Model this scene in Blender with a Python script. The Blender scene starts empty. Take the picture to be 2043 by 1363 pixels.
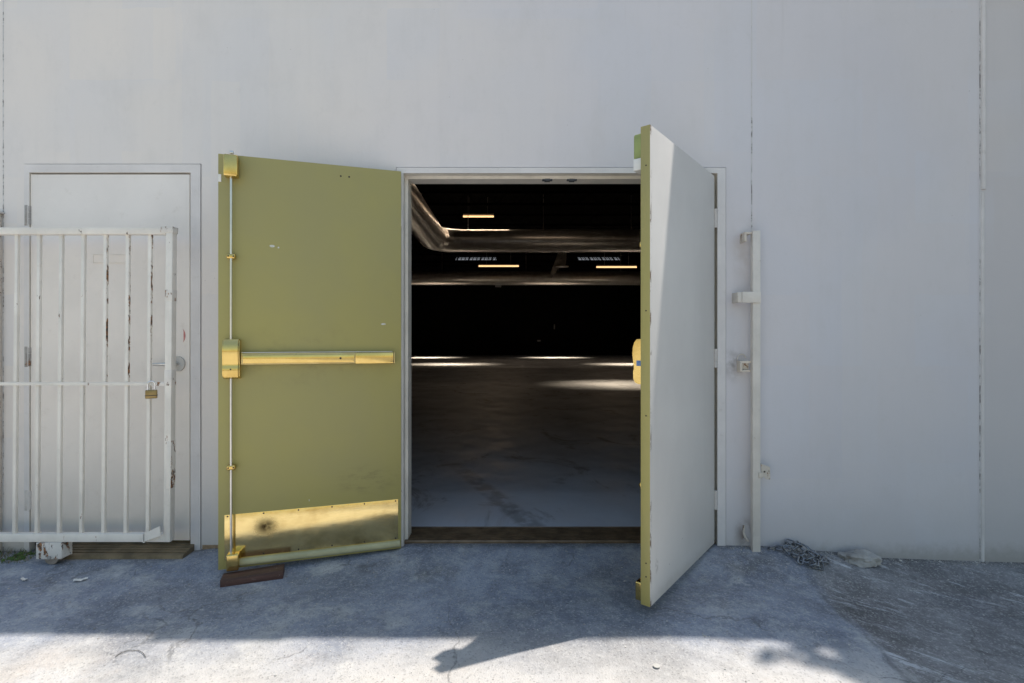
import bpy, bmesh, math, random
from mathutils import Vector, Matrix, noise as mnoise
R = math.radians
random.seed(7)
sc = bpy.context.scene
COL = sc.collection
F_PX, CAM_D, CAM_H = 1010.0, 2.97, 1.2          # focal length in photo pixels, camera distance to the wall, eye height

def at(px, py, y=0.0):
    """photo measurement -> place in the world on the plane at depth y behind the wall face"""
    d = CAM_D + y
    return ((px - 1021.5) * d / F_PX, y, CAM_H - (py - 678.0) * d / F_PX)

# ------------------------------------------------------------------ materials
class M:
    def __init__(s, name, rough=0.6, metal=0.0, spec=0.5):
        s.m = bpy.data.materials.new(name); s.m.use_nodes = True
        s.nt = s.m.node_tree; s.bs = s.nt.nodes['Principled BSDF']
        s.bs.inputs['Roughness'].default_value = rough
        s.bs.inputs['Metallic'].default_value = metal
        s.bs.inputs['Specular IOR Level'].default_value = spec
        s._co = None
    def n(s, t, **k):
        nd = s.nt.nodes.new(t)
        for a, b in k.items(): setattr(nd, a, b)
        return nd
    def put(s, sock, v):
        if isinstance(v, bpy.types.NodeSocket): s.nt.links.new(v, sock)
        elif isinstance(v, (tuple, list)):
            sock.default_value = tuple(v) + (1.0,) if len(v) == 3 and len(sock.default_value) == 4 else tuple(v)
        else: sock.default_value = v
    def co(s):
        if s._co is None: s._co = s.n('ShaderNodeTexCoord').outputs['Object']
        return s._co
    def map(s, scale=(1, 1, 1), loc=(0, 0, 0), rot=(0, 0, 0)):
        nd = s.n('ShaderNodeMapping'); s.put(nd.inputs['Vector'], s.co())
        nd.inputs['Scale'].default_value = scale; nd.inputs['Location'].default_value = loc; nd.inputs['Rotation'].default_value = rot
        return nd.outputs[0]
    def rmap(s, deg, scale, loc=(0, 0, 0)):
        a = s.map((1, 1, 1), loc, (0, 0, R(deg))); nd = s.n('ShaderNodeMapping'); s.put(nd.inputs['Vector'], a)
        nd.inputs['Scale'].default_value = scale
        return nd.outputs[0]
    def noise(s, scale, detail=4, rough=0.55, vec=None, dist=0.0):
        nd = s.n('ShaderNodeTexNoise'); s.put(nd.inputs['Vector'], vec or s.co())
        nd.inputs['Scale'].default_value = scale; nd.inputs['Detail'].default_value = detail
        nd.inputs['Roughness'].default_value = rough; nd.inputs['Distortion'].default_value = dist
        return nd.outputs[0]
    def vor(s, scale, vec=None, feature='F1', metric='EUCLIDEAN', out='Distance', rnd=1.0):
        nd = s.n('ShaderNodeTexVoronoi', feature=feature)
        if feature != 'DISTANCE_TO_EDGE': nd.distance = metric
        s.put(nd.inputs['Vector'], vec or s.co()); nd.inputs['Scale'].default_value = scale
        nd.inputs['Randomness'].default_value = rnd
        return nd.outputs[out]
    def math(s, op, a, b=0.0, clamp=False):
        nd = s.n('ShaderNodeMath', operation=op, use_clamp=clamp); s.put(nd.inputs[0], a); s.put(nd.inputs[1], b)
        return nd.outputs[0]
    def step(s, v, lo, hi, a=0.0, b=1.0):
        nd = s.n('ShaderNodeMapRange', interpolation_type='SMOOTHSTEP'); s.put(nd.inputs[0], v)
        for i, q in enumerate((lo, hi, a, b)): nd.inputs[i + 1].default_value = q
        return nd.outputs[0]
    def mix(s, f, a, b, blend='MIX'):
        nd = s.n('ShaderNodeMix', data_type='RGBA', blend_type=blend)
        s.put(nd.inputs[0], f); s.put(nd.inputs[6], a); s.put(nd.inputs[7], b)
        return nd.outputs[2]
    def xyz(s, vec=None):
        nd = s.n('ShaderNodeSeparateXYZ'); s.put(nd.inputs[0], vec or s.co())
        return nd.outputs
    def nrm(s):
        nd = s.n('ShaderNodeNewGeometry'); sep = s.n('ShaderNodeSeparateXYZ')
        s.put(sep.inputs[0], nd.outputs['Normal']); return sep.outputs
    def spot(s, x, y, z, r0, r1, sx=1, sy=1, sz=1):
        """1 near the point, 0 beyond r1 (object space)"""
        v = s.n('ShaderNodeVectorMath', operation='SUBTRACT'); s.put(v.inputs[0], s.co()); v.inputs[1].default_value = (x, y, z)
        w = s.n('ShaderNodeVectorMath', operation='MULTIPLY'); s.put(w.inputs[0], v.outputs[0]); w.inputs[1].default_value = (sx, sy, sz)
        l = s.n('ShaderNodeVectorMath', operation='LENGTH'); s.put(l.inputs[0], w.outputs[0])
        return s.step(l.outputs['Value'], r0, r1, 1.0, 0.0)
    def bump(s, h, strength=0.3, dist=0.01):
        nd = s.n('ShaderNodeBump'); s.put(nd.inputs['Height'], h)
        nd.inputs['Strength'].default_value = strength; nd.inputs['Distance'].default_value = dist
        s.put(s.bs.inputs['Normal'], nd.outputs[0])
    def col(s, c): s.put(s.bs.inputs['Base Color'], c); return s
    def rough(s, r): s.put(s.bs.inputs['Roughness'], r); return s

def painted(name, base, rough=0.5, var=0.08, rust=0.0, bump=0.15, scale=3.0, side_rust=False, zmin=None):
    m = M(name, rough)
    n1 = m.noise(scale, 5, 0.6)
    c = m.mix(m.step(n1, 0.3, 0.7), tuple(b * (1 - var) for b in base), tuple(min(1, b * (1 + var)) for b in base))
    dirt = m.step(m.noise(scale * 5, 6, 0.7), 0.56, 0.8)
    c = m.mix(m.math('MULTIPLY', dirt, 0.35), c, (base[0] * .62, base[1] * .58, base[2] * .52))
    h = m.noise(120, 3, 0.6)
    if rust > 0:
        rn = m.noise(22, 8, 0.75, m.map((1, 1, .45)))
        k = m.step(rn, 0.70 - rust * .25, 0.73 - rust * .25)
        if side_rust:
            k = m.math('MULTIPLY', k, m.step(m.nrm()[0], 0.3, 0.6))
            if zmin is not None: k = m.math('MULTIPLY', k, m.step(m.xyz()[2], zmin, zmin + .05))
        rc = m.mix(m.step(m.noise(60, 4), .4, .6), (0.045, 0.028, 0.02), (0.30, 0.13, 0.045))
        c = m.mix(k, c, rc)
        h = m.math('SUBTRACT', h, m.math('MULTIPLY', k, 1.5))
    m.col(c); m.bump(h, bump, 0.002)
    return m.m

def wall_mat(name='painted_concrete'):
    m = M(name, 0.75, spec=0.3)
    base = (0.785, 0.725, 0.67)
    cool = (0.715, 0.685, 0.665)
    big = m.step(m.noise(0.55, 3, 0.5), 0.35, 0.68)
    c = m.mix(big, base, cool)
    xx = m.math('ADD', m.xyz()[0], m.math('MULTIPLY', m.math('SUBTRACT', m.noise(.9, 4, .6), .5), 1.6))
    c = m.mix(m.math('MULTIPLY', m.step(xx, -1.6, .4), .75), c, (0.650, 0.630, 0.665))  # falloff of light painted in: wall turns cooler, then darker, to the right
    c = m.mix(m.math('MULTIPLY', m.step(xx, .9, 2.4), .70), c, (0.585, 0.565, 0.585))
    c = m.mix(m.math('MULTIPLY', m.step(m.xyz()[0], 2.72, 2.76), .6), c, (0.52, 0.49, 0.475))
    # rolled touch-up paint in blocky patches
    def blocks(cell, off, thr, gate, seed):
        wob = m.n('ShaderNodeVectorMath', operation='ADD'); m.put(wob.inputs[0], m.map((1, 0, 1), off))
        nz = m.n('ShaderNodeTexNoise'); m.put(nz.inputs['Vector'], m.co()); nz.inputs['Scale'].default_value = 9; nz.inputs['Detail'].default_value = 3
        sc_ = m.n('ShaderNodeVectorMath', operation='SCALE'); m.put(sc_.inputs[0], nz.outputs['Color']); sc_.inputs['Scale'].default_value = .03
        m.put(wob.inputs[1], sc_.outputs[0])
        sn = m.n('ShaderNodeVectorMath', operation='SNAP'); m.put(sn.inputs[0], wob.outputs[0]); sn.inputs[1].default_value = cell
        wn = m.n('ShaderNodeTexWhiteNoise'); m.put(wn.inputs['Vector'], sn.outputs[0])
        reg = m.step(m.noise(.75, 2, .5, m.map((1, 1, 1), seed)), gate, gate + .12)
        return m.math('MULTIPLY', m.step(wn.outputs['Value'], thr, thr + .25), reg)
    c = m.mix(m.math('MULTIPLY', blocks((.31, 1, .42), (.1, 0, .2), .40, .44, (4, 0, 2)), .20), c, (0.60, 0.625, 0.69))
    c = m.mix(m.math('MULTIPLY', blocks((.17, 1, .56), (.05, 0, .07), .35, .50, (9, 0, 5)), .15), c, (0.60, 0.615, 0.67))
    c = m.mix(m.math('MULTIPLY', blocks((.75, 1, .9), (.3, 0, .5), .35, .45, (1, 0, 8)), .14), c, (0.73, 0.675, 0.61))
    c = m.mix(m.math('MULTIPLY', m.step(m.noise(3.5, 8, .68, m.map((1.3, 1, .8))), .46, .72), .20), c, (0.56, 0.54, 0.52))
    c = m.mix(m.math('MULTIPLY', m.step(m.noise(14, 6, .7, m.map((1, 1, 1), (3, 0, 3))), .55, .75), .14), c, (0.50, 0.48, 0.46))
    # vertical drift of grime
    st = m.step(m.noise(2.2, 5, .6, m.map((3.0, 1, .12))), .48, .8)
    c = m.mix(m.math('MULTIPLY', st, .07), c, (0.44, 0.42, 0.39))
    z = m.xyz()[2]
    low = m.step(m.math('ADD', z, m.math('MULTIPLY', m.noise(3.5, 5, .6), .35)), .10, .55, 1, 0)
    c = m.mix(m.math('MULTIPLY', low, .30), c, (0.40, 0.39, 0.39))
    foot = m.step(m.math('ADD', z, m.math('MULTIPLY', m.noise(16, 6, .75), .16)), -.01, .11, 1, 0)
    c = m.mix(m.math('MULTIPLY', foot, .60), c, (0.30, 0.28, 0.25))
    # chips and specks
    pin = m.math('MULTIPLY', m.step(m.vor(13, m.map((1, 0, 1), (5, 0, 2))), .016, .040, 1, 0), m.step(m.noise(1.0, 3, .6, m.map((1, 1, 1), (2, 0, 9))), .50, .60))
    c = m.mix(m.math('MULTIPLY', pin, .55), c, (0.26, 0.24, 0.22))
    roll = m.noise(26, 4, .6, m.map((1, 1, .10), (1, 0, 0)))
    c = m.mix(m.math('MULTIPLY', m.step(roll, .50, .72), .05), c, (0.52, 0.505, 0.50))
    run = m.math('MULTIPLY', m.step(m.noise(11, 5, .65, m.map((1, 1, .035), (7, 0, 3))), .63, .72), m.step(m.noise(1.2, 3, .5, m.map((1, 1, 1), (3, 0, 7))), .48, .62))
    c = m.mix(m.math('MULTIPLY', run, .14), c, (0.42, 0.39, 0.36))
    sp = m.math('MULTIPLY', m.step(m.vor(5.5, m.map((1, 0, 1))), .010, .022, 1, 0), m.step(m.noise(1.3, 2), .5, .56))
    c = m.mix(m.math('MULTIPLY', sp, .7), c, (0.13, 0.11, 0.09))
    sp2 = m.step(m.vor(3.0, m.map((1, 0, .35), (2, 0, 1), (0, .5, 0))), .006, .02, 1, 0)
    c = m.mix(m.math('MULTIPLY', sp2, .25), c, (0.30, 0.29, 0.27))
    # grime rubbed onto the wall beside the latch post
    sm = m.math('MULTIPLY', m.spot(1.30, 0, 1.06, .0, .11, 1.3, 1, .8), m.step(m.noise(14, 4), .35, .65))
    c = m.mix(m.math('MULTIPLY', sm, .7), c, (0.22, 0.20, 0.18))
    sm = m.math('MULTIPLY', m.spot(1.37, 0, 1.72, .0, .15, 1.2, 1, .55), m.step(m.noise(9, 4), .3, .7))
    c = m.mix(m.math('MULTIPLY', sm, .4), c, (0.38, 0.31, 0.25))
    sm = m.math('MULTIPLY', m.spot(1.37, 0, 0.06, .0, .10, 1.1, 1, .8), m.step(m.noise(14, 4), .4, .62))
    c = m.mix(m.math('MULTIPLY', sm, .75), c, (0.13, 0.085, 0.055))
    m.col(c)
    m.bump(m.math('ADD', m.noise(55, 5, .65), m.math('MULTIPLY', m.noise(1.6, 3), 6.0)), 0.22, 0.003)
    return m.m

def ground_mat():
    m = M('worn_asphalt', 0.85, spec=0.25)
    x, y, z = m.xyz()
    # seam between the smoother apron and the older asphalt on its right
    warp = m.math('MULTIPLY', m.math('SUBTRACT', m.noise(3.0, 4), .5), .16)
    side = m.math('ADD', m.math('ADD', x, m.math('MULTIPLY', y, -.12)), warp)
    right = m.step(side, 1.60, 1.68)
    a = m.mix(m.step(m.noise(1.5, 6, .62), .32, .7), (0.205, 0.225, 0.275), (0.36, 0.383, 0.445))  # blue cast of the shade painted into the apron tone
    a = m.mix(m.step(m.noise(4.2, 6, .65, m.map((1, 1, 1), (3, 1, 0))), .5, .72), a, (0.50, 0.50, 0.50))
    b = m.mix(m.step(m.noise(2.0, 6, .65), .35, .68), (0.15, 0.143, 0.142), (0.27, 0.268, 0.275))
    c = m.mix(right, a, b)
    # sunlight painted into the colour: paler, warmer strip from the shade line outward
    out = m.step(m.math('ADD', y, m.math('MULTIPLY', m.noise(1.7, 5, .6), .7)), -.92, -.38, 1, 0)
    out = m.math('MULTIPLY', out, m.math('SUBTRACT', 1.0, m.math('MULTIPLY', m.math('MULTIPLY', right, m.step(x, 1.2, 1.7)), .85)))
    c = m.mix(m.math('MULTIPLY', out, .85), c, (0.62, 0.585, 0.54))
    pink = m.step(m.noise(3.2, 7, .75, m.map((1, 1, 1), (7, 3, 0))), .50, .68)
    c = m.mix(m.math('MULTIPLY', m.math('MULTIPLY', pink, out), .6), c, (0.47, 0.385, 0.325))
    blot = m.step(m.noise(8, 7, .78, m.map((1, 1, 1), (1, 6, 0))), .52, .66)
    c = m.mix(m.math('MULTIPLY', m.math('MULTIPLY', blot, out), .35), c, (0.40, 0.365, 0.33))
    lg = m.noise(.9, 6, .68, m.map((1, 1.6, 1), (2.3, 5, 0)))
    c = m.mix(m.math('MULTIPLY', m.step(lg, .50, .40), .45), c, (0.15, 0.158, 0.18))
    c = m.mix(m.math('MULTIPLY', m.step(m.noise(3.4, 7, .72, m.map((1, 1, 1), (8, 1, 0))), .54, .68), .30), c, (0.12, 0.12, 0.125))
    # coarse grain of the worn surface
    gr = m.noise(11, 8, .72)
    c = m.mix(m.math('MULTIPLY', m.step(gr, .50, .66), .24), c, (0.56, 0.56, 0.56))
    c = m.mix(m.math('MULTIPLY', m.step(gr, .50, .36), .24), c, (0.13, 0.13, 0.135))
    gf = m.noise(38, 6, .75)
    c = m.mix(m.math('MULTIPLY', m.step(gf, .53, .66), .32), c, (0.60, 0.60, 0.59))
    c = m.mix(m.math('MULTIPLY', m.step(gf, .47, .34), .18), c, (0.12, 0.12, 0.125))
    c = m.mix(m.math('MULTIPLY', out, .5), c, (0.66, 0.615, 0.56))  # sunlit tone painted in again over the grain
    # scuffs dragged across it
    sc1 = m.step(m.noise(5.0, 9, .80, m.rmap(38, (.50, 2.4, 1)), .3), .54, .62)
    sc1 = m.math('MULTIPLY', sc1, m.step(m.noise(1.5, 4), .40, .56))
    sc1 = m.math('MULTIPLY', sc1, m.math('ADD', m.math('MULTIPLY', right, .70), .16))
    c = m.mix(sc1, c, (0.62, 0.63, 0.66))
    sc2 = m.step(m.noise(24, 8, .78, m.rmap(36, (.5, 1.8, 1), (2, 0, 0))), .60, .68)
    c = m.mix(m.math('MULTIPLY', sc2, m.math('ADD', m.math('MULTIPLY', right, .35), .25)), c, (0.64, 0.64, 0.64))
    sc3 = m.step(m.noise(7, 8, .75, m.rmap(33, (.5, 2.2, 1), (5, 2, 0))), .56, .68)
    c = m.mix(m.math('MULTIPLY', m.math('MULTIPLY', sc3, right), .6), c, (0.085, 0.078, 0.075))
    # stains and tyre rubber
    s1 = m.step(m.noise(2.3, 5, .7, m.map((1, 1.4, 1), (11, 4, 0))), .56, .74)
    c = m.mix(m.math('MULTIPLY', s1, .4), c, (0.15, 0.148, 0.15))
    for (sx, sy, r, q) in ((-.42, -.28, .20, .5), (-.78, -.22, .12, .5), (1.32, -.16, .33, .55), (.95, -.3, .2, .35), (-1.3, -.1, .3, .35), (1.55, -.55, .22, .4), (.15, -.62, .3, .25)):
        k = m.math('MULTIPLY', m.spot(sx, sy, 0, r * .2, r, 1, 1.5, 0), m.step(m.noise(9, 6, .7), .35, .62))
        c = m.mix(m.math('MULTIPLY', k, q), c, (0.07, 0.066, 0.062))
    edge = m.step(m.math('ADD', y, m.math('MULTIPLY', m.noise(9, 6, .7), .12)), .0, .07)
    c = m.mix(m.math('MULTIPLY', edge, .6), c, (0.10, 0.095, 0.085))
    # cracks
    cv = m.n('ShaderNodeVectorMath', operation='ADD'); m.put(cv.inputs[0], m.co())
    nz = m.n('ShaderNodeTexNoise'); m.put(nz.inputs['Vector'], m.co()); nz.inputs['Scale'].default_value = 5; nz.inputs['Detail'].default_value = 5
    mv = m.n('ShaderNodeVectorMath', operation='SCALE'); m.put(mv.inputs[0], nz.outputs['Color']); mv.inputs['Scale'].default_value = .25
    m.put(cv.inputs[1], mv.outputs[0])
    ck = m.step(m.vor(1.25, cv.outputs[0], 'DISTANCE_TO_EDGE'), .002, .008, 1, 0)
    ck = m.math('MULTIPLY', ck, m.step(m.noise(1.6, 3, .5, m.map((1, 1, 1), (5, 5, 0))), .5, .58))
    c = m.mix(m.math('MULTIPLY', ck, .45), c, (0.12, 0.118, 0.115))
    seam = m.math('MULTIPLY', m.step(m.math('ABSOLUTE', m.math('SUBTRACT', side, 1.62)), .0, .03, 1, 0), m.step(m.noise(6, 4), .3, .6))
    c = m.mix(m.math('MULTIPLY', seam, .5), c, (0.07, 0.066, 0.062))
    # aggregate
    ag = m.vor(150, out='Color'); sg = m.n('ShaderNodeSeparateColor'); m.put(sg.inputs[0], ag)
    c = m.mix(m.math('MULTIPLY', m.step(sg.outputs[0], .84, .9), .35), c, (0.58, 0.56, 0.53))
    c = m.mix(m.math('MULTIPLY', m.step(sg.outputs[1], .88, .94), .28), c, (0.075, 0.072, 0.07))
    fl = m.math('MULTIPLY', m.step(m.noise(70, 5, .7), .64, .70), m.step(m.noise(3, 4), .42, .6))
    c = m.mix(m.math('MULTIPLY', fl, .75), c, (0.68, 0.66, 0.62))
    pit = m.math('MULTIPLY', m.step(m.noise(55, 6, .75, m.map((1, 1, 1), (.4, .7, 0))), .66, .72), m.step(m.noise(2.4, 4, .6, m.map((1, 1, 1), (2, 8, 0))), .42, .6))
    c = m.mix(m.math('MULTIPLY', pit, .42), c, (0.06, 0.056, 0.052))
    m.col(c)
    h = m.math('ADD', m.noise(70, 6, .7), m.math('MULTIPLY', m.vor(150), .8))
    h = m.math('SUBTRACT', h, m.math('MULTIPLY', ck, .5))
    h = m.math('ADD', h, m.math('MULTIPLY', m.noise(9, 4, .6), 2.0))
    m.bump(h, 0.5, 0.006)
    return m.m

def floor_mat():
    m = M('sealed_concrete', 0.4, spec=0.5)
    x, y, z = m.xyz()
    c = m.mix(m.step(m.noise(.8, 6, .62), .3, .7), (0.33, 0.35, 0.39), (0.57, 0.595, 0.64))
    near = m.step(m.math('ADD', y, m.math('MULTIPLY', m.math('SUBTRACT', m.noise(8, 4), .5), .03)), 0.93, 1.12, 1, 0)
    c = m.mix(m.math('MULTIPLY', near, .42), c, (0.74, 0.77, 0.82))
    d1 = m.step(m.noise(1.6, 6, .7, m.map((1, .7, 1), (3, 2, 0)), 1.2), .54, .68)
    c = m.mix(m.math('MULTIPLY', d1, .7), c, (0.11, 0.105, 0.105))
    sc = m.step(m.noise(6, 8, .8, m.map((.5, 2.4, 1), (0, 0, 0), (0, 0, R(8)))), .62, .7)
    c = m.mix(m.math('MULTIPLY', sc, .45), c, (0.40, 0.39, 0.37))
    # a curved tyre mark
    tx = m.math('ADD', x, m.math('MULTIPLY', m.math('SUBTRACT', y, 1.6), .42))
    ty = m.math('MULTIPLY', m.step(m.math('ABSOLUTE', m.math('ADD', tx, .42)), .05, .11, 1, 0), m.step(y, .9, 2.6, 1, 0))
    ty = m.math('MULTIPLY', ty, m.step(m.noise(7, 4), .35, .55))
    c = m.mix(m.math('MULTIPLY', ty, .5), c, (0.07, 0.065, 0.062))
    m.col(c)
    m.rough(m.step(m.noise(3, 5, .6), .3, .7, .34, .58))
    m.bump(m.noise(30, 5, .6), .12, .004)
    return m.m

def brass(name, rough=.2, stain=False, base=(0.83, 0.61, 0.22)):
    m = M(name, rough, 1.0)
    n1 = m.step(m.noise(7, 5, .6), .35, .75)
    c = m.mix(n1, base, (base[0] * .8, base[1] * .76, base[2] * .68))
    sp = m.step(m.vor(34), .03, .07, 1, 0)
    c = m.mix(m.math('MULTIPLY', sp, .5), c, (0.25, 0.18, 0.08))
    r = m.step(m.noise(18, 5, .7, m.map((1, 1, 5))), .3, .75, rough * .7, rough * 1.7)
    if stain:
        k = m.spot(.718, 0, .196, .0, .095, .85, .1, 1.05)
        k = m.math('MULTIPLY', m.math('MULTIPLY', k, k), m.step(m.noise(22, 6, .7), .05, .55))
        c = m.mix(k, c, (0.055, 0.03, 0.012))
        r = m.math('ADD', r, m.math('MULTIPLY', k, .4))
        dull = m.step(m.noise(3.5, 6, .7), .5, .75)
        c = m.mix(m.math('MULTIPLY', dull, .12), c, (0.55, 0.43, 0.20))
    m.col(c); m.rough(r)
    m.bump(m.math('ADD', m.noise(3.2, 3), m.math('MULTIPLY', m.noise(90, 3, .6, m.map((1, 1, .06))), .05)), .05 if stain else .05, .02)
    return m.m

def olive_mat():
    m = M('olive_door_paint', 0.42, spec=0.45)
    b = (0.385, 0.335, 0.108)
    c = m.mix(m.step(m.noise(1.3, 4, .55), .3, .7), b, (0.35, 0.31, 0.125))
    c = m.mix(m.math('MULTIPLY', m.step(m.noise(6, 6, .7), .55, .8), .25), c, (0.33, 0.29, 0.12))
    gr = m.math('MULTIPLY', m.spot(.5, 0, 1.10, .05, .34, .55, .1, 1.4), m.step(m.noise(7, 7, .7, m.map((1, 1, 1), (2, 0, 4))), .46, .7))
    c = m.mix(m.math('MULTIPLY', gr, .35), c, (0.20, 0.165, 0.07))
    ln = m.step(m.noise(30, 3, .5, m.map((.35, 1, 6), (0, 0, 3))), .72, .75)
    c = m.mix(m.math('MULTIPLY', m.math('MULTIPLY', ln, m.step(m.noise(2.2, 3), .52, .6)), .35), c, (0.50, 0.46, 0.28))
    sm = m.math('MULTIPLY', m.spot(.19, 0, .40, .0, .17, .8, .1, 1.6), m.step(m.noise(16, 5, .7, m.map((.5, 1, 1.5))), .45, .68))
    c = m.mix(m.math('MULTIPLY', sm, .6), c, (0.10, 0.09, 0.05))
    sp = m.math('MULTIPLY', m.step(m.vor(6.5), .012, .03, 1, 0), m.step(m.noise(1.5, 2), .5, .55))
    c = m.mix(m.math('MULTIPLY', sp, .6), c, (0.10, 0.09, 0.055))
    for (x, z, r, a, w) in ((.687, 1.706, .016, 1.0, 2.2), (.655, 1.700, .005, 1, 1), (.103, 1.290, .014, .9, 2.6), (.50, .315, .006, 2.0, 1.0)):
        k = m.math('MULTIPLY', m.spot(x, 0, z, r * .7, r, a, .01, w), m.step(m.noise(90, 3), .35, .5))
        c = m.mix(k, c, (0.62, 0.62, 0.60))
    m.col(c); m.bump(m.noise(60, 4, .6), .08, .002)
    return m.m

def white_leaf_mat():
    m = M('off_white_door_paint', 0.5, spec=0.4)
    c = m.mix(m.step(m.noise(1.6, 5, .6), .3, .7), (0.60, 0.575, 0.55), (0.66, 0.635, 0.605))
    st = m.step(m.noise(4, 6, .65, m.map((2.5, 1, .12))), .5, .8)
    c = m.mix(m.math('MULTIPLY', st, .14), c, (0.47, 0.45, 0.42))
    z = m.xyz()[2]
    low = m.step(m.math('ADD', z, m.math('MULTIPLY', m.noise(9, 5, .7), .12)), .04, .14, 1, 0)
    c = m.mix(m.math('MULTIPLY', low, .4), c, (0.36, 0.32, 0.27))
    x = m.xyz()[0]
    ed = m.math('MULTIPLY', m.step(x, .893, .912), m.step(m.noise(26, 7, .75, m.map((1, 1, .35))), .50, .56))
    c = m.mix(ed, c, (0.16, 0.11, 0.075))
    sp = m.math('MULTIPLY', m.step(m.vor(8), .014, .03, 1, 0), m.step(m.noise(2, 2), .48, .55))
    c = m.mix(m.math('MULTIPLY', sp, .7), c, (0.14, 0.12, 0.10))
    k = m.math('MULTIPLY', m.spot(.84, 0, .17, .0, .04, 1.6, .1, .8), m.step(m.noise(40, 4), .4, .6))
    c = m.mix(m.math('MULTIPLY', k, .6), c, (0.20, 0.18, 0.16))
    m.col(c); m.bump(m.noise(50, 4, .6), .10, .002)
    return m.m

def simple(name, base, rough=.5, metal=0., var=.15, scale=12, bump=.1):
    m = M(name, rough, metal)
    c = m.mix(m.step(m.noise(scale, 5, .6), .3, .7), tuple(b * (1 - var) for b in base), tuple(b * (1 + var) for b in base))
    m.col(c)
    if bump: m.bump(m.noise(scale * 6, 4, .6), bump, .002)
    return m.m

def emit(name, colr, strength):
    m = M(name, .5); m.col((.8, .8, .8))
    m.put(m.bs.inputs['Emission Color'], colr); m.bs.inputs['Emission Strength'].default_value = strength
    return m.m

WALL = wall_mat(); GROUND = ground_mat(); FLOOR = floor_mat()
BRASS = brass('polished_brass', .16); PLATE = brass('kick_plate_brass', .15, True, (0.98, 0.78, 0.37)); BRASS_DULL = brass('dull_brass', .34, False, (0.62, 0.50, 0.24))
OLIVE = olive_mat(); OFFWHITE = white_leaf_mat()
FRAME = painted('frame_paint', (0.68, 0.652, 0.64), .5, .06, .06, .15, 4)
FRAME_IN = painted('frame_jamb_paint', (0.70, 0.66, 0.60), .5, .08, .12, .15, 6)
SIDE = painted('side_door_paint', (0.82, 0.76, 0.70), .5, .05, .0, .1, 2)
GATE = painted('gate_paint', (0.76, 0.715, 0.65), .45, .08, .22, .2, 5)
GATE_FLAKED = painted('flaked_gate_paint', (0.80, 0.75, 0.68), .5, .07, .76, .3, 5, True, .96)
GATE_RUST = painted('rusted_gate_paint', (0.70, 0.66, 0.61), .5, .1, .68, .3, 7)
GATE_SIDE = painted('side_flaked_paint', (0.78, 0.73, 0.66), .5, .08, .8, .3, 6, True)
POST = painted('post_paint', (0.68, 0.635, 0.575), .5, .08, .20, .15, 5)
POST_RUST = painted('rusted_post_paint', (0.64, 0.58, 0.50), .6, .1, .5, .3, 9)
DARK = simple('dark_gap', (0.02, 0.019, 0.018), .8, 0, .3)
STEEL = simple('rod_steel', (0.70, 0.69, 0.67), .28, 1.0, .08)
HINGE = painted('hinge_paint', (0.58, 0.55, 0.52), .5, .08, .12, .2, 14)
HINGE_DARK = painted('worn_hinge', (0.34, 0.32, 0.30), .5, .2, .5, .2, 20)
BRONZE = simple('threshold_bronze', (0.17, 0.12, 0.075), .45, .55, .35, 9)
THRESH_ALU = simple('threshold_brown', (0.21, 0.165, 0.105), .5, .4, .3, 9)
def sealant_mat():
    m = M('joint_sealant', .85)
    k = m.step(m.noise(30, 7, .75, m.map((.6, 1, .55))), .47, .56)
    k = m.math('MULTIPLY', k, m.step(m.noise(2.3, 3, .6, m.map((.1, 1, 1))), .36, .54))
    m.col(m.mix(k, (0.60, 0.585, 0.58), (0.20, 0.185, 0.175))); m.bump(m.noise(60, 5, .7), .5, .004); return m.m
SEALANT = sealant_mat()
BEAD = painted('bead_paint', (0.62, 0.59, 0.575), .6, .08, .03, .2, 5)
CHAIN = simple('galvanised_chain', (0.22, 0.23, 0.25), .36, .7, .25, 60)
CONCRETE = painted('broken_concrete', (0.36, 0.345, 0.325), .9, .2, .0, .9, 14)
def wood_mat():
    m = M('painted_wood_block', .55)
    g = m.noise(14, 6, .65, m.map((.25, 3, 3)))
    c = m.mix(m.step(g, .3, .7), (0.055, 0.026, 0.020), (0.13, 0.062, 0.048))
    c = m.mix(m.math('MULTIPLY', m.step(m.noise(50, 6, .75), .6, .68), .5), c, (0.36, 0.30, 0.26))
    m.col(c); m.bump(g, .3, .004); return m.m
WOOD = wood_mat()
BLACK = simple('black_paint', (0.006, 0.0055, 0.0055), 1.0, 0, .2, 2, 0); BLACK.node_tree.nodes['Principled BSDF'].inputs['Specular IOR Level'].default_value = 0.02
def duct_mat():
    m = M('galvanised_duct', .30, .66)
    c = m.mix(m.step(m.noise(2.5, 5, .6), .3, .7), (0.60, 0.56, 0.52), (0.72, 0.68, 0.64))
    m.col(c); 
    sx = m.xyz()[0]; rib = m.math('PINGPONG', sx, .11); rb_ = m.step(rib, .0, .03, 1, 0)
    m.rough(m.math('ADD', .30, m.math('MULTIPLY', rb_, .05))); return m.m
DUCT = duct_mat()
GREY_METAL = simple('grey_sheet_metal', (0.30, 0.27, 0.24), .5, .3, .2, 8)
PAD_BRASS = brass('padlock_brass', .38, False, (0.36, 0.27, 0.13))
CHROME = simple('shackle_chrome', (0.72, 0.73, 0.75), .14, 1.0, .05, 30, 0)
RUBBER = simple('black_rubber', (0.03, 0.03, 0.03), .7)
WHITE = simple('white_plastic', (0.78, 0.78, 0.76), .5, 0, .05)
STICKER_BLUE = simple('blue_sticker', (0.12, 0.22, 0.45), .5, 0, .3, 80)
GREEN_PAINT = simple('green_latch_paint', (0.30, 0.36, 0.13), .45, 0, .15)
RED = simple('red_scuff_paint', (0.55, 0.22, 0.20), .7, 0, .3, 60)
PAPER = simple('weathered_paper', (0.80, 0.76, 0.70), .9, 0, .15, 50)
WIRE = simple('black_wire', (0.11, 0.105, 0.10), .6)
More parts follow.
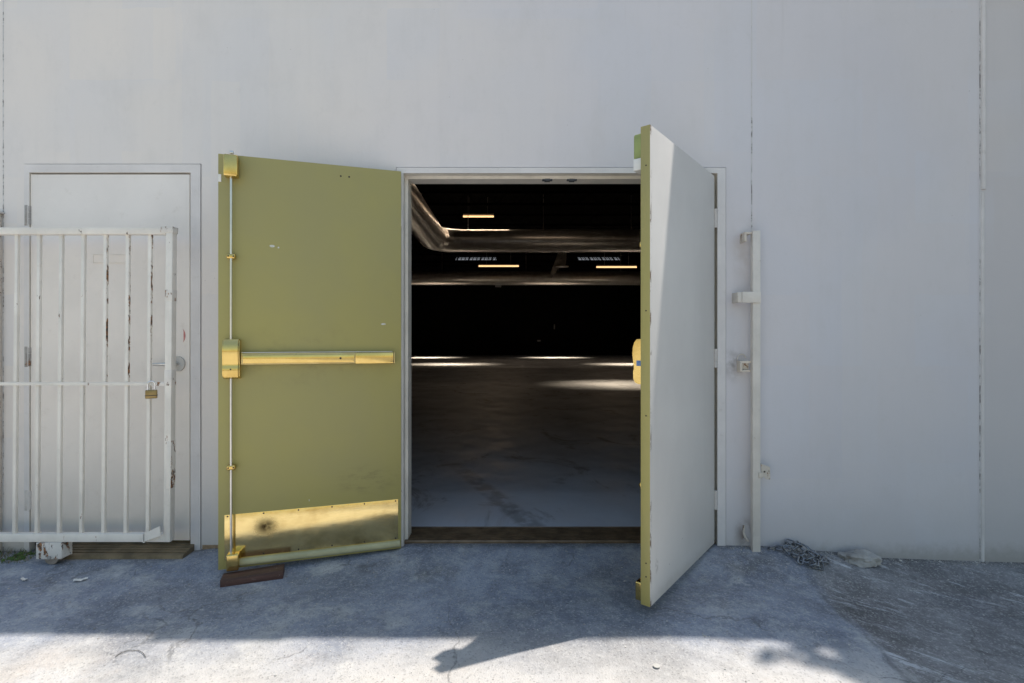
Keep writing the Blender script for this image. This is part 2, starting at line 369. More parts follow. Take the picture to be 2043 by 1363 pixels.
TUBE = emit('warm_tube', (1.0, 0.60, 0.27), 1.6)
SKYLIT = emit('skylight_pane', (0.80, 0.86, 0.95), 0.22)
PLATE_GREY = simple('strike_grey', (0.09, 0.10, 0.12), .5, .5)
SLATE = simple('screw_dark', (0.06, 0.05, 0.045), .6, .5)
LEAF = simple('tree_leaf', (0.07, 0.11, 0.03), .6, 0, .4, 3)
BARK = simple('tree_bark', (0.14, 0.11, 0.08), .9, 0, .4, 9, .8)
MOSS = simple('moss_green', (0.08, 0.14, 0.035), .9, 0, .4, 40, .5)
DRYWEED = simple('dry_weed', (0.22, 0.17, 0.10), .9, 0, .4, 40)
PEBBLE = simple('pebble_grey', (0.42, 0.40, 0.375), .9, 0, .4, 20, .4)

# ------------------------------------------------------------------ mesh helpers
def box(bm, x0, x1, y0, y1, z0, z1, bev=0.0, mi=0, mat4=None, seg=2):
    if x0 > x1: x0, x1 = x1, x0
    if y0 > y1: y0, y1 = y1, y0
    if z0 > z1: z0, z1 = z1, z0
    t = bmesh.new()
    v = [t.verts.new((x, y, z)) for x in (x0, x1) for y in (y0, y1) for z in (z0, z1)]
    for f in ((0, 1, 3, 2), (4, 6, 7, 5), (0, 4, 5, 1), (2, 3, 7, 6), (0, 2, 6, 4), (1, 5, 7, 3)): t.faces.new([v[i] for i in f])
    bmesh.ops.recalc_face_normals(t, faces=t.faces)
    if bev > 0:
        bmesh.ops.bevel(t, geom=list(t.edges), offset=bev, segments=seg, affect='EDGES', profile=.5)
    if mat4 is not None: bmesh.ops.transform(t, matrix=mat4, verts=t.verts)
    for f in t.faces: f.material_index = mi
    merge(bm, t)

def merge(bm, t):
    me = bpy.data.meshes.new('tmp'); t.to_mesh(me); t.free(); bm.from_mesh(me); bpy.data.meshes.remove(me)

def tube(bm, pts, r, n=10, closed=False, caps=True):
    pts = [Vector(p) for p in pts]; rings = []; N = len(pts)
    prev = None
    for i, p in enumerate(pts):
        if closed: t = (pts[(i + 1) % N] - pts[i - 1]).normalized()
        else: t = (pts[min(i + 1, N - 1)] - pts[max(i - 1, 0)]).normalized()
        if prev is None:
            a = Vector((0, 0, 1)) if abs(t.z) < .9 else Vector((1, 0, 0))
            u = t.cross(a).normalized()
        else:
            u = (prev - t * prev.dot(t)).normalized()
        prev = u; w = t.cross(u)
        rr = r[i] if isinstance(r, (list, tuple)) else r
        rings.append([bm.verts.new(p + (u * math.cos(2 * math.pi * k / n) + w * math.sin(2 * math.pi * k / n)) * rr) for k in range(n)])
    for i in range(N if closed else N - 1):
        a, b = rings[i], rings[(i + 1) % N]
        for k in range(n): bm.faces.new((a[k], a[(k + 1) % n], b[(k + 1) % n], b[k]))
    if caps and not closed:
        bm.faces.new(rings[0][::-1]); bm.faces.new(rings[-1])

def cyl(bm, p0, p1, r, n=16, bev=0):
    tube(bm, [p0, p1], r, n)

def prism(bm, prof, axis, a0, a1):
    """extrude a 2-D profile along axis ('x' -> profile in (y,z); 'y' -> (x,z); 'z' -> (x,y))"""
    def mk(p, a):
        return {'x': (a, p[0], p[1]), 'y': (p[0], a, p[1]), 'z': (p[0], p[1], a)}[axis]
    A = [bm.verts.new(mk(p, a0)) for p in prof]; B = [bm.verts.new(mk(p, a1)) for p in prof]
    n = len(prof)
    for i in range(n): bm.faces.new((A[i], A[(i + 1) % n], B[(i + 1) % n], B[i]))
    bm.faces.new(A[::-1]); bm.faces.new(B)

def new(): return bmesh.new()

def obj(name, bm, mats, parent=None, loc=None, rot=None, angle=35):
    bmesh.ops.recalc_face_normals(bm, faces=bm.faces)
    me = bpy.data.meshes.new(name); bm.to_mesh(me); bm.free()
    for m in (mats if isinstance(mats, (list, tuple)) else [mats]): me.materials.append(m)
    me.polygons.foreach_set('use_smooth', [True] * len(me.polygons)); me.set_sharp_from_angle(angle=R(angle))
    o = bpy.data.objects.new(name, me); COL.objects.link(o)
    if parent: o.parent = parent
    if loc: o.location = loc
    if rot: o.rotation_euler = rot
    return o

def tag(o, label, cat, group=None, kind=None):
    o['label'] = label; o['category'] = cat
    if group: o['group'] = group
    if kind: o['kind'] = kind
    return o

def thing(name, label, cat, loc=(0, 0, 0), rz=0, group=None, kind=None):
    o = bpy.data.objects.new(name, None); COL.objects.link(o); o.empty_display_size = .1
    o.location = loc; o.rotation_euler = (0, 0, rz)
    return tag(o, label, cat, group, kind)

def onebox(name, mat, parent, *a, **k):
    bm = new(); box(bm, *a, **k); return obj(name, bm, mat, parent)

# ------------------------------------------------------------------ ground
def interp(x, tab):
    if x <= tab[0][0]: return tab[0][1]
    for (a, p), (b, q) in zip(tab, tab[1:]):
        if x <= b: return p + (q - p) * (x - a) / (b - a)
    return tab[-1][1]
ZW = [(-6, -.05), (-3, -.04), (-1.86, -.035), (-1.75, -.022), (-.68, -.02), (-.62, -.004), (1.16, -.004), (1.22, -.006), (1.55, -.010), (1.70, -.03), (1.9, -.045), (2.17, -.08), (2.73, -.10), (3.1, -.11), (5, -.15)]
ZF = [(-6, -.07), (-2.6, -.05), (-1.4, -.052), (.6, -.05), (1.3, -.065), (2.0, -.12), (4, -.17)]
def gz(x, y):
    if y > .10: return -.4
    if y > .05: return -.4 + .4 * 0
    t = min(1, max(0, (-y + .02) / .42)); t = t * t * (3 - 2 * t)
    z = interp(x, ZW) * (1 - t) + interp(x, ZF) * t
    if y < -.08 and abs(x) < 5 and y > -4:
        z += (mnoise.noise((x * 2.2, y * 2.2, 1.3)) * .006 + mnoise.noise((x * 7, y * 7, 4.3)) * .002) * min(1, (-y - .08) / .15)
    return z
def axis(lo, hi, step, far):
    v = []; x = lo
    while x < hi + 1e-6: v.append(x); x += step
    g = step; x = lo
    L = []
    while x > -far: g *= 1.35; x -= g; L.append(x)
    g = step; x = hi; H = []
    while x < far: g *= 1.35; x += g; H.append(x)
    return L[::-1] + v + H
gx = axis(-3.4, 3.6, .04, 400)
gy = [y for y in axis(-3.2, .04, .04, 400) if y < .045] + [.06, .5, 60]
bm = new()
grid = [[bm.verts.new((x, y, gz(x, y))) for x in gx] for y in gy]
for j in range(len(gy) - 1):
    for i in range(len(gx) - 1): bm.faces.new((grid[j][i], grid[j][i + 1], grid[j + 1][i + 1], grid[j + 1][i]))
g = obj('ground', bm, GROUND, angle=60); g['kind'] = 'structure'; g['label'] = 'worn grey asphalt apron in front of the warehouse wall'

# ------------------------------------------------------------------ building
bld = thing('warehouse_building', 'pale grey painted concrete warehouse wall around a double doorway and a side door', 'building')
OX0, OX1, OZ1 = -.681, 1.256, 2.212        # rough opening of the double doorway
SX0, SX1, SZ1 = -2.862, -1.822, 2.232       # side door opening
T = .20; TOP = 5.00
def slab(bm, x0, x1, z0, z1): box(bm, x0, x1, 0, T, z0, z1)
def panel(pieces, bev=.004):
    bm = new()
    for p in pieces:
        box(bm, p[0], p[1], 0, T, p[2], p[3])
    bmesh.ops.remove_doubles(bm, verts=bm.verts, dist=1e-5)
    # drop the coincident inner faces
    seen = {}
    for f in list(bm.faces):
        k = tuple(sorted(v.index for v in f.verts)); seen.setdefault(k, []).append(f)
    return obj('wall_panel', bm, WALL, bld)
J0, J1, J2 = -2.984, 1.406, 2.745
def outline_panel(x0, x1, holes, top):
    """front/back faces as one grid with the openings left out, and the reveals"""
    xs = sorted({x0, x1, *[h[0] for h in holes], *[h[1] for h in holes]})
    zs = sorted({-.45, top, *[h[2] for h in holes]})
    bm = new(); V = {}
    def v(x, y, z):
        k = (x, y, z)
        if k not in V: V[k] = bm.verts.new(k)
        return V[k]
    def solid(i, j):
        if not (0 <= i < len(xs) - 1 and 0 <= j < len(zs) - 1): return False
        cx, cz = (xs[i] + xs[i + 1]) / 2, (zs[j] + zs[j + 1]) / 2
        return not any(h[0] < cx < h[1] and cz < h[2] for h in holes)
    for i in range(len(xs) - 1):
        for j in range(len(zs) - 1):
            if not solid(i, j): continue
            a, b, c, d = xs[i], xs[i + 1], zs[j], zs[j + 1]
            bm.faces.new((v(a, 0, c), v(b, 0, c), v(b, 0, d), v(a, 0, d)))
            bm.faces.new((v(a, T, c), v(a, T, d), v(b, T, d), v(b, T, c)))
            if not solid(i - 1, j): bm.faces.new((v(a, 0, c), v(a, 0, d), v(a, T, d), v(a, T, c)))
            if not solid(i + 1, j): bm.faces.new((v(b, 0, c), v(b, T, c), v(b, T, d), v(b, 0, d)))
            if not solid(i, j - 1): bm.faces.new((v(a, 0, c), v(a, T, c), v(b, T, c), v(b, 0, c)))
            if not solid(i, j + 1): bm.faces.new((v(a, 0, d), v(b, 0, d), v(b, T, d), v(a, T, d)))
    return obj('wall_panel', bm, WALL, bld)
outline_panel(-16, J0 - .0012, [], TOP)
outline_panel(J0 + .0012, J1 - .0018, [(SX0, SX1, SZ1), (OX0, OX1, OZ1)], TOP)
outline_panel(J1 + .0018, J2 - .003, [], TOP)
outline_panel(J2 + .003, 18, [], TOP)
for jx in (J0, J1, J2):
    bm = new()
    # ragged sealant in the joint
    zz = [-.4 + .035 * k for k in range(int((TOP + .4) / .035) + 1)]
    rng = random.Random(int(jx * 100))
    L_ = [bm.verts.new((jx - .0034 + rng.gauss(0, .0006), -.0006, z)) for z in zz]
    R_ = [bm.verts.new((jx + .0034 + rng.gauss(0, .0006), -.0006, z)) for z in zz]
    for k in range(len(zz) - 1): bm.faces.new((L_[k], R_[k], R_[k + 1], L_[k + 1]))
    obj('joint_sealant', bm, SEALANT, bld)
# rounded bead standing over the right-hand joint
bm = new(); prof = [(J2 + .006 + .013 * (1 - math.cos(math.pi * k / 8)) , -.0125 * math.sin(math.pi * k / 8)) for k in range(9)] + [(J2 + .032, .01), (J2 + .006, .01)]
prism(bm, prof, 'z', at(0, 378)[2], 4.98)
b_ = obj('corner_bead', bm, BEAD, bld)
bm = new(); prof = [(J2 + .006 + .010 * (1 - math.cos(math.pi * k / 8)), -.005 * math.sin(math.pi * k / 8)) for k in range(9)] + [(J2 + .026, .01), (J2 + .006, .01)]
prism(bm, prof, 'z', -.3, at(0, 384)[2]); obj('corner_bead', bm, BEAD, bld)
# parapet coping with steps
for (x0, x1, z1) in ((-16, .66, 5.11), (.662, 1.20, 5.40), (1.202, 18, 5.29)):
    onebox('parapet', WALL, bld, x0, x1, .003, T + .02, TOP + .002, z1)
# hall shell
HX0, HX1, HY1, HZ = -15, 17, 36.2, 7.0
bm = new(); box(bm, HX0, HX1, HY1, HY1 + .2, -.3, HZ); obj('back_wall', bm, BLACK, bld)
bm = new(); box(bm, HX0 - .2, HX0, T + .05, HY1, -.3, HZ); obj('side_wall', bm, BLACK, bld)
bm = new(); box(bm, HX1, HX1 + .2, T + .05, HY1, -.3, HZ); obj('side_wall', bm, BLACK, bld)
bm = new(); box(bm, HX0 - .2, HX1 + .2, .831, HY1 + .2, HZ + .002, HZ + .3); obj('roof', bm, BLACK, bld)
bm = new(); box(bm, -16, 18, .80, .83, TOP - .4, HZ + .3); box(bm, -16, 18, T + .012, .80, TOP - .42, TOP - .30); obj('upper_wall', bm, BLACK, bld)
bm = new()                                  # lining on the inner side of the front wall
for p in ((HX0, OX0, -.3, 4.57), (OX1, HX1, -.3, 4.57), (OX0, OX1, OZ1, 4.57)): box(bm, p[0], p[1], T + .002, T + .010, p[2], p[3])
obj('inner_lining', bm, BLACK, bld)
bm = new()                                  # open steel roof joists
for k in range(9):
    yy = 6 + k * 3.6
    box(bm, HX0, HX1, yy, yy + .08, 6.45, 6.55); box(bm, HX0, HX1, yy, yy + .08, 6.92, 6.99)
    for q in range(40):
        x0 = HX0 + q * .8; tube(bm, [(x0, yy + .04, 6.5), (x0 + .4, yy + .04, 6.95), (x0 + .8, yy + .04, 6.5)], .015, 5)
obj('roof_joist', bm, BLACK, bld)
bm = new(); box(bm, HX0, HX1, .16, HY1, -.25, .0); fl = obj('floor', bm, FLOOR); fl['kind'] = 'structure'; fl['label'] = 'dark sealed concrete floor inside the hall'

def door_frame(x0, x1, z1, xa, xb, za, rab, dep, fmat):
    """hollow-metal frame: face, rabbet, stop; x0..x1/z1 the outer edge, xa..xb/za the clear opening"""
    def prof():   # (offset towards the opening from the outer edge 0..w, y)
        return None
    bm = new()
    w0, w1, wt = xa - x0, x1 - xb, z1 - za
    st = .016
    P = [(0, .02), (0, -.005), (1, -.005), (1, rab), (1 + 'S', rab)] if False else None
    pts = [(0., .05, 0), (0., -.005, 0), (1., -.005, 0), (1., rab, 0), (1., rab, st), (1., dep, st), (0., dep, 0)]
    def ring(kind):
        vs = []
        for (t, y, s) in pts:
            l = x0 + w0 * t + s; r = x1 - w1 * t - s; h = z1 - wt * t - s
            vs.append({'lb': (l, y, -.25), 'lt': (l, y, h), 'rt': (r, y, h), 'rb': (r, y, -.25)}[kind])
        return [bm.verts.new(p) for p in vs]
    rs = [ring(k) for k in ('lb', 'lt', 'rt', 'rb')]
    n = len(pts)
    for a, b in zip(rs, rs[1:]):
        for i in range(n):
            f = bm.faces.new((a[i], a[(i + 1) % n], b[(i + 1) % n], b[i]))
            f.material_index = 1 if i >= 2 else 0
    return obj('door_frame', bm, [fmat, FRAME_IN], bld, angle=20)
fr = door_frame(-.677, 1.2520, 2.2080, -.636, 1.2035, 2.176, .050, .150, FRAME)
for px in (1092, 1141):
    x = (px - 1021.5) * 3.03 / F_PX
    bm = new(); box(bm, x - .030, x + .030, .052, .080, 2.1545, 2.162); box(bm, x - .016, x + .016, .050, .084, 2.150, 2.162)
    obj('strike_plate', bm, PLATE_GREY, fr)
bm = new(); box(bm, -2.8275, -1.884, .030, .045, -.02, 2.179)  # black sheet behind the door, stands in for the shade in its gaps
bm2 = bm; gap_sheet = obj('gap_shade_sheet', bm, DARK, bld)
fr2 = door_frame(-2.8580, -1.8260, 2.2280, -2.828, -1.883, 2.180, .060, .16, FRAME)
for (cx, w) in ((0.285, .92),):
    bm = new()                               # ribbed bronze threshold of the double doorway
    pr = [(.022, -.03), (.022, .004)]
    n = 9
    for k in range(n):
        y0 = .030 + k * .024
        pr += [(y0, .012), (y0 + .012, .012), (y0 + .013, .000), (y0 + .023, .000)]
    pr += [(.255, .010), (.255, -.03)]
    prism(bm, pr, 'x', -.640, 1.210); t_ = obj('threshold', bm, BRONZE, bld, angle=15); t_['label'] = 'brown ribbed metal threshold of the double doorway'
bm = new()
pr = [(-.112, -.045), (-.108, -.022)]
for k in range(6):
    y0 = -.102 + k * .024; z = -.017 + k * .005
    pr += [(y0, z), (y0 + .016, z + .003), (y0 + .018, z - .002), (y0 + .024, z - .001)]
pr += [(.055, .016), (.055, -.045)]
prism(bm, pr, 'x', -2.60, -1.86); t_ = obj('threshold', bm, THRESH_ALU, bld, angle=15); t_['label'] = 'tan sloping ramp threshold under the sliding gate'
# base of the wall left of the doorway: bare strip where the paint stops
bm = new(); box(bm, -1.815, -.69, -.003, .002, -.06, -.004); obj('base_strip', bm, simple('bare_tan_concrete', (0.34, 0.24, 0.15), .9, 0, .3, 25), bld)

# ------------------------------------------------------------------ double door leaves
def make_leaf(root, W, zb, zt, s, outer, inner, left):
    """interior face on y = 0, hardware on the side s*y, thickness towards -s*y; x from hinge to free edge"""
    th = .045
    bm = new()
    box(bm, .003, W, -s * th, 0, zb, zt, .0015)
    bm.faces.ensure_lookup_table()
    for f in bm.faces: f.material_index = 1 if f.normal.y * s < -.5 else 0
    pn = obj('door_panel', bm, [inner, outer], root)
    def bx(name, mat, parent, x0, x1, y0, y1, z0, z1, bev=.002, seg=2):
        return onebox(name, mat, parent, x0, x1, s * y0, s * y1, z0, z1, bev=bev, seg=seg)
    rx = .8797 if left else W - .067
    d = rx - .8797
    # rods
    for (z0, z1) in ((1.195, 2.06), (.06, 1.0)):
        bm = new(); cyl(bm, (rx, s * .022, z0), (rx, s * .022, z1), .0062, 12); obj('vertical_rod', bm, STEEL, root)
    for z in (1.638, .529):
        bm = new(); box(bm, rx - .021, rx + .021, 0, s * .030, z - .014, z + .014, .008, seg=3)
        gd = obj('rod_guide', bm, BRASS, root)
        bm = new()
        for q in (-1, 1): cyl(bm, (rx + q * .012, s * .0290, z), (rx + q * .012, s * .0312, z), .0042, 10)
        obj('screw', bm, SLATE, gd)
    # latch cases
    tm = BRASS if left else GREEN_PAINT
    zt0 = zt - .012
    bx('top_latch', tm, root, rx - .036, rx + .032, .0, .052, zt0 - .115, zt0, .009, 3)
    if not left: bx('strike_tape', WHITE, root, rx - .02, rx + .045, .0, .046, zt0 - .172, zt0 - .118, .003)
    bx('bottom_latch', BRASS, root, rx - .040, rx + .018, .0, .050, -.006, .080, .006, 3)
    bx('bolt', STEEL, root, rx - .012, rx + .006, .014, .030, zt - .002, zt + .012, .002)
    # centre case: a bowed block
    bm = new()
    pr = [(0, .996), (.030, .996), (.046, 1.004), (.053, 1.02), (.054, 1.055), (.050, 1.064), (.0505, 1.075), (.054, 1.10), (.0575, 1.135), (.055, 1.165), (.048, 1.188), (.036, 1.202), (0, 1.204)]
    prism(bm, [(s * a, b) for a, b in pr], 'x', rx - .044, rx + .036)
    bmesh.ops.recalc_face_normals(bm, faces=bm.faces)
    ed = [e for e in bm.edges if abs(abs(e.verts[0].co.x - rx + .004) - .04) < 1e-4 and abs(e.verts[0].co.x - e.verts[1].co.x) < 1e-5 and abs(e.verts[0].co.y) + abs(e.verts[1].co.y) > .03]
    bmesh.ops.bevel(bm, geom=ed, offset=.006, segments=3, affect='EDGES')
    cc = obj('centre_case', bm, BRASS, root, angle=28)
    bm = new(); cyl(bm, (rx - .004, s * .053, 1.046), (rx - .004, s * .0555, 1.046), .004, 10); obj('screw', bm, SLATE, cc)
    if not left: bx('sticker', STICKER_BLUE, cc, rx + .0362, rx + .0370, .012, .034, 1.08, 1.105, .0)
    # push bar
    x0, x1 = .05, rx - .047
    pb = bx('push_bar', BRASS_DULL, root, x0, x1, .006, .036, 1.068, 1.130, .003)
    bx('push_pad', BRASS, pb, .262, x1 - .012, .030, .046, 1.075, 1.120, .004)
    bx('end_cover', BRASS, pb, x0 - .001, .256, .010, .0405, 1.066, 1.128, .004)
    bx('end_cap', BRASS_DULL, pb, x0 - .010, x0 - .002, .0, .0415, 1.064, 1.132, .003)
    bm = new(); cyl(bm, (.335, s * .045, 1.098), (.335, s * .0475, 1.098), .006, 12); obj('dogging_screw', bm, SLATE, pb)
    bx('top_edge', STEEL, pb, x0 + .004, x1, .010, .034, 1.1315, 1.1345, .001)
    # kick plate
    kp = bx('kick_plate', PLATE, root, .020, W - .030, .0, .0025, .040, .277, .0008)
    for q in range(6):
        for z in (.268, .052):
            x = .034 + q * (W - .078) / 5
            bm = new(); cyl(bm, (x, s * .002, z), (x, s * .0042, z), .0042, 8); obj('screw', bm, SLATE, kp)
    bm = new(); prism(bm, [(0, .002), (s * .012, .002), (s * .018, .010), (s * .018, .024), (s * .012, .036), (0, .040)], 'x', .010, W - .10)
    sw = obj('door_sweep', bm, simple('sweep_paint', (0.42, 0.40, 0.24), .4, .2, .1) if left else BRASS_DULL, root)
    # butt hinges
    for z in (1.912, 1.092, .262):
        bm = new()
        for k in range(3):
            z0 = z - .055 + k * .037
            cyl(bm, (-.004, -s * (th - .0) - s * .004, z0), (-.004, -s * th - s * .004, z0 + .036), .009, 14)
        box(bm, -.002, .003, -s * th, -s * .006, z - .055, z + .055, .0)
        obj('hinge', bm, HINGE, root)
    return pn

HL = Vector((-.641, -.030, 0)); EL = Vector((-1.543, -.312, 0))
uL = EL - HL
doorL = thing('exit_door', 'olive green door leaf swung wide open with brass push bar and kick plate', 'door', HL, math.atan2(uL.y, uL.x), kind='thing')
make_leaf(doorL, uL.length, -.010, 2.178, 1, OFFWHITE, OLIVE, True)
# extras on the olive leaf
onebox('edge_tag', WHITE, doorL, .930, .944, 0, .003, 2.03, 2.07, bev=.001)
for x in (.335, .29):
    bm = new(); cyl(bm, (x, -.001, 2.118), (x, .0016, 2.118), .005, 8); obj('screw', bm, SLATE, doorL)
HR = Vector((1.187, -.004, 0)); ER = Vector((.6143, -.718, 0)); uR = (ER - HR).normalized(); WR = (ER - HR).length
nR = Vector((-uR.y, uR.x, 0))          # local +y = the outer side
doorR = thing('exit_door', 'off white door leaf standing half open with an olive edge and a sunlit strip', 'door', HR - nR * .045, math.atan2(uR.y, uR.x), kind='thing')
make_leaf(doorR, WR, .009, 2.159, -1, OFFWHITE, OLIVE, False)
for z in (1.98, 1.33, .86, .20, .14):
    bm = new(); cyl(bm, (WR - .001, .026, z), (WR + .0012, .026, z), .0035, 8); obj('screw', bm, SLATE, doorR)

# ------------------------------------------------------------------ side door behind the gate
sd = thing('side_door', 'closed pale grey side door behind the sliding bar gate', 'door', (0, 0, 0), kind='thing')
X0, X1 = -2.8250, -1.8925
onebox('door_panel', SIDE, sd, X0, X1, .001, .028, .022, 2.171, bev=.002)
for py in (430, 712, 998):
    z = at(0, py)[2]; bm = new()
    for k in range(3): cyl(bm, (X0 - .004, .002, z - .055 + k * .037), (X0 - .004, .002, z - .020 + k * .037), .0085, 12)
    box(bm, X0 - .030, X0 - .013, -.006, .006, z - .06, z + .06, .001)
    obj('hinge', bm, HINGE_DARK if py < 800 else HINGE, sd)
c = at(362, 726)
bm = new()
cyl(bm, (c[0] - .02, -.010, c[2]), (c[0] - .02, .002, c[2]), .044, 28)
ro = obj('handle', bm, simple('handle_paint', (0.52, 0.50, 0.47), .4, 0, .1), sd)
bm = new(); tube(bm, [(c[0] - .02, -.045, c[2]), (c[0] - .02, .0, c[2])], .011, 14)
tube(bm, [(c[0] - .015, -.045, c[2]), (c[0] - .07, -.047, c[2] + .001), (c[0] - .135, -.043, c[2] - .002)], [.0105, .010, .009], 12)
obj('lever', bm, STEEL, ro)
bm = new()
p0, p1 = at(186, 508), at(257, 525)
zc, zd = p0[2], p1[2]
for (a, b, q, r) in ((p0[0], p1[0], zc - .002, zc), (p0[0], p1[0], zd, zd + .002), (p0[0], p0[0] + .002, zd, zc), (p1[0] - .002, p1[0], zd, zc)): box(bm, a, b, -.0022, .002, q, r)
box(bm, p0[0] + .003, p1[0] - .003, -.001, .002, zd + .003, zc - .003)
obj('name_plate', bm, SIDE, sd)
bm = new(); cx_, _, cz_ = at(360, 670)
a0 = [bm.verts.new((cx_ + .030 * math.cos(t), -.0005, cz_ + .045 * math.sin(t))) for t in [R(-62 + 14 * k) for k in range(10)]]
a1 = [bm.verts.new((cx_ + (.030 - .012 * math.sin(math.pi * k / 9)) * math.cos(R(-62 + 14 * k)), -.0005, cz_ + .045 * (1 - .05 * math.sin(math.pi * k / 9)) * math.sin(R(-62 + 14 * k)))) for k in range(10)]
for k in range(9): bm.faces.new((a0[k], a0[k + 1], a1[k + 1], a1[k]))
obj('red_scuff', bm, RED, sd)

# ------------------------------------------------------------------ sliding bar gate
GY = -.170; GD = CAM_D + GY
gate = thing('sliding_gate', 'white painted steel bar gate with flaking rust in front of the side door', 'gate')
def gx_(px): return (px - 1021.5) * GD / F_PX
def gzz(py): return CAM_H - (py - 678) * GD / F_PX
SH = .0085
def sheared(name, mat, x0, x1, y0, y1, z0, z1, bev=.0015, parent=None):
    bm = new(); box(bm, x0, x1, y0, y1, z0, z1, bev)
    for v in bm.verts: v.co.x += (v.co.z - 1.8) * SH
    return obj(name, bm, mat, parent or gate)
GL = -3.6
onebox('top_rail', GATE, gate, GL, gx_(330), GY, GY + .038, gzz(467.5), gzz(453.5), bev=.003)
onebox('bottom_rail', GATE, gate, GL, gx_(328), GY, GY + .038, gzz(1082), gzz(1066), bev=.003)
onebox('mid_rail', GATE, gate, GL, gx_(329), GY + .004, GY + .012, gzz(769.5), gzz(763), bev=.001)
onebox('mid_rail', GATE_RUST, gate, gx_(300), gx_(330), GY + .0025, GY + .0138, gzz(770), gzz(762.5), bev=.001)
sheared('end_post', GATE, gx_(331), gx_(344.5), GY - .001, GY + .038, gzz(1082), gzz(463), .003)
sheared('post_patch', GATE_RUST, gx_(330.4), gx_(345.1), GY - .0018, GY + .0388, gzz(600), gzz(578), .002)
sheared('post_patch', GATE_RUST, gx_(330.2), gx_(345.0), GY - .0018, GY + .0388, gzz(770), gzz(738), .002)
sheared('post_patch', GATE_SIDE, gx_(336), gx_(345.1), GY - .0016, GY + .0386, gzz(975), gzz(880), .002)
for k in range(-4, 7):
    px = 24.5 + k * 44.6
    sheared('gate_bar', GATE_FLAKED if k >= 4 else GATE, gx_(px), gx_(px + 6.5), GY + .0125, GY + .029, gzz(1067), gzz(466))
bm = new(); box(bm, gx_(320), gx_(346), GY - .003, GY + .041, gzz(465), gzz(452), .003); obj('corner_cap', bm, GATE_RUST, gate)
# slanted catch plate at the lower corner
bm = new()
q = [(gx_(292), gzz(1078)), (gx_(292), gzz(1062)), (gx_(324), gzz(1047)), (gx_(326), gzz(1066))]
prism(bm, [(a, b) for a, b in q], 'y', GY - .022, GY - .018); 
box(bm, gx_(290.5), gx_(293.5), GY - .022, GY + .0, gzz(1080), gzz(1062)); obj('catch_plate', bm, GATE, gate)
# roller
rb = None
bm = new(); z0, z1 = gzz(1114), gzz(1083)
xa, xb = gx_(76), gx_(127)
box(bm, xa, xb, GY - .012, GY - .006, z0, z1 + .004, .001); box(bm, xa, xb, GY + .050, GY + .056, z0, z1 + .004, .001); box(bm, xa + .001, xb - .001, GY - .006, GY + .050, z1 - .004, z1 + .002, .001)
box(bm, xb - .006, xb + .002, GY - .006, GY + .050, z0 + .004, z1 - .005)
rb = obj('roller_bracket', bm, GATE_RUST, gate)
bm = new(); cxw, czw = gx_(103), gz(gx_(103), GY) + .041
cyl(bm, (cxw, GY - .002, czw), (cxw, GY + .046, czw), .040, 32)
obj('wheel', bm, simple('worn_wheel', (0.30, 0.26, 0.23), .5, .4, .3, 30), rb)
bm = new(); cyl(bm, (cxw, GY - .020, czw + .004), (cxw, GY - .012, czw + .004), .010, 6); obj('axle_bolt', bm, HINGE_DARK, rb)

# padlock on the mid rail
pl = thing('padlock', 'small brass padlock with steel shackle hanging from the gate crossbar', 'padlock', (gx_(303), GY - .004, gzz(765)), R(28))
bm = new(); box(bm, -.027, .027, -.013, .013, -.083, -.036, .004, seg=3); bd = obj('lock_body', bm, PAD_BRASS, pl)
bm = new(); box(bm, -.0282, .0282, -.0142, .0142, -.068, -.064, .001); obj('bumper_band', bm, RUBBER, bd)
bm = new(); tube(bm, [(-.016, 0, -.038), (-.016, 0, -.004)] + [(-.016 * math.cos(R(a)), 0, -.004 + .016 * math.sin(R(a))) for a in range(20, 180, 20)] + [(.016, 0, -.004), (.016, 0, -.038)], .0042, 12)
obj('shackle', bm, CHROME, pl)

# guide post at the left edge of the view
gp = thing('guide_post', 'weathered narrow gate guide post against the wall behind the gate end', 'post')
bm = new(); zt = at(0, 428)[2]; X = -2.985
box(bm, X - .030, X - .004, -.034, -.003, -.12, zt, .001)
obj('channel', bm, POST_RUST, gp)
bm = new(); box(bm, X - .034, X + .010, -.036, .0, zt + .001, zt + .012, .001); obj('bracket', bm, STEEL, gp)

# ------------------------------------------------------------------ latch post on the right
lp = thing('latch_post', 'tall off white square steel latch post beside the half open door', 'post')
PY0, PY1 = -.070, -.040
PX0, PX1 = at(1502, 0, PY0)[0], at(1517.5, 0, PY0)[0]
onebox('post', POST, lp, PX0, PX1, PY0, PY1, -.04, at(0, 460, PY0)[2], bev=.002)
zt = at(0, 462, PY0)[2]
bm = new(); box(bm, 1.337, PX0 - .001, PY1 - .022, .0, zt - .012, zt, .002); box(bm, 1.337, 1.349, PY1 - .020, .0, zt - .055, zt - .0125, .001); obj('bracket', bm, POST_RUST, lp)
z0, z1 = at(0, 604, -.08)[2], at(0, 582, -.08)[2]
bm = new(); box(bm, 1.315, PX1 - .002, PY0 - .010, PY0 - .0015, z0, z1, .002); box(bm, 1.290, 1.3145, PY0 - .006, .0, z0 + .002, z1 - .003, .002); obj('bracket', bm, POST, lp)
z0, z1 = at(0, 742, -.04)[2], at(0, 720, -.04)[2]
bm = new(); box(bm, 1.318, 1.326, -.050, .0, z0, z1, .001); box(bm, 1.3265, PX0 - .001, -.050, -.038, z1 - .014, z1, .001); box(bm, 1.3265, PX0 - .001, -.046, .0, z0, z0 + .010, .001); box(bm, 1.3265, PX0 - .001, -.02, -.012, z0 + .011, z1 - .015); obj('bracket', bm, POST_RUST, lp)
bm = new(); tube(bm, [(1.345 + .026 * math.cos(R(a)), -.006, z1 + .005 + .034 * math.sin(R(a))) for a in range(20, 181, 16)], .003, 8); obj('wire_loop', bm, POST, lp)
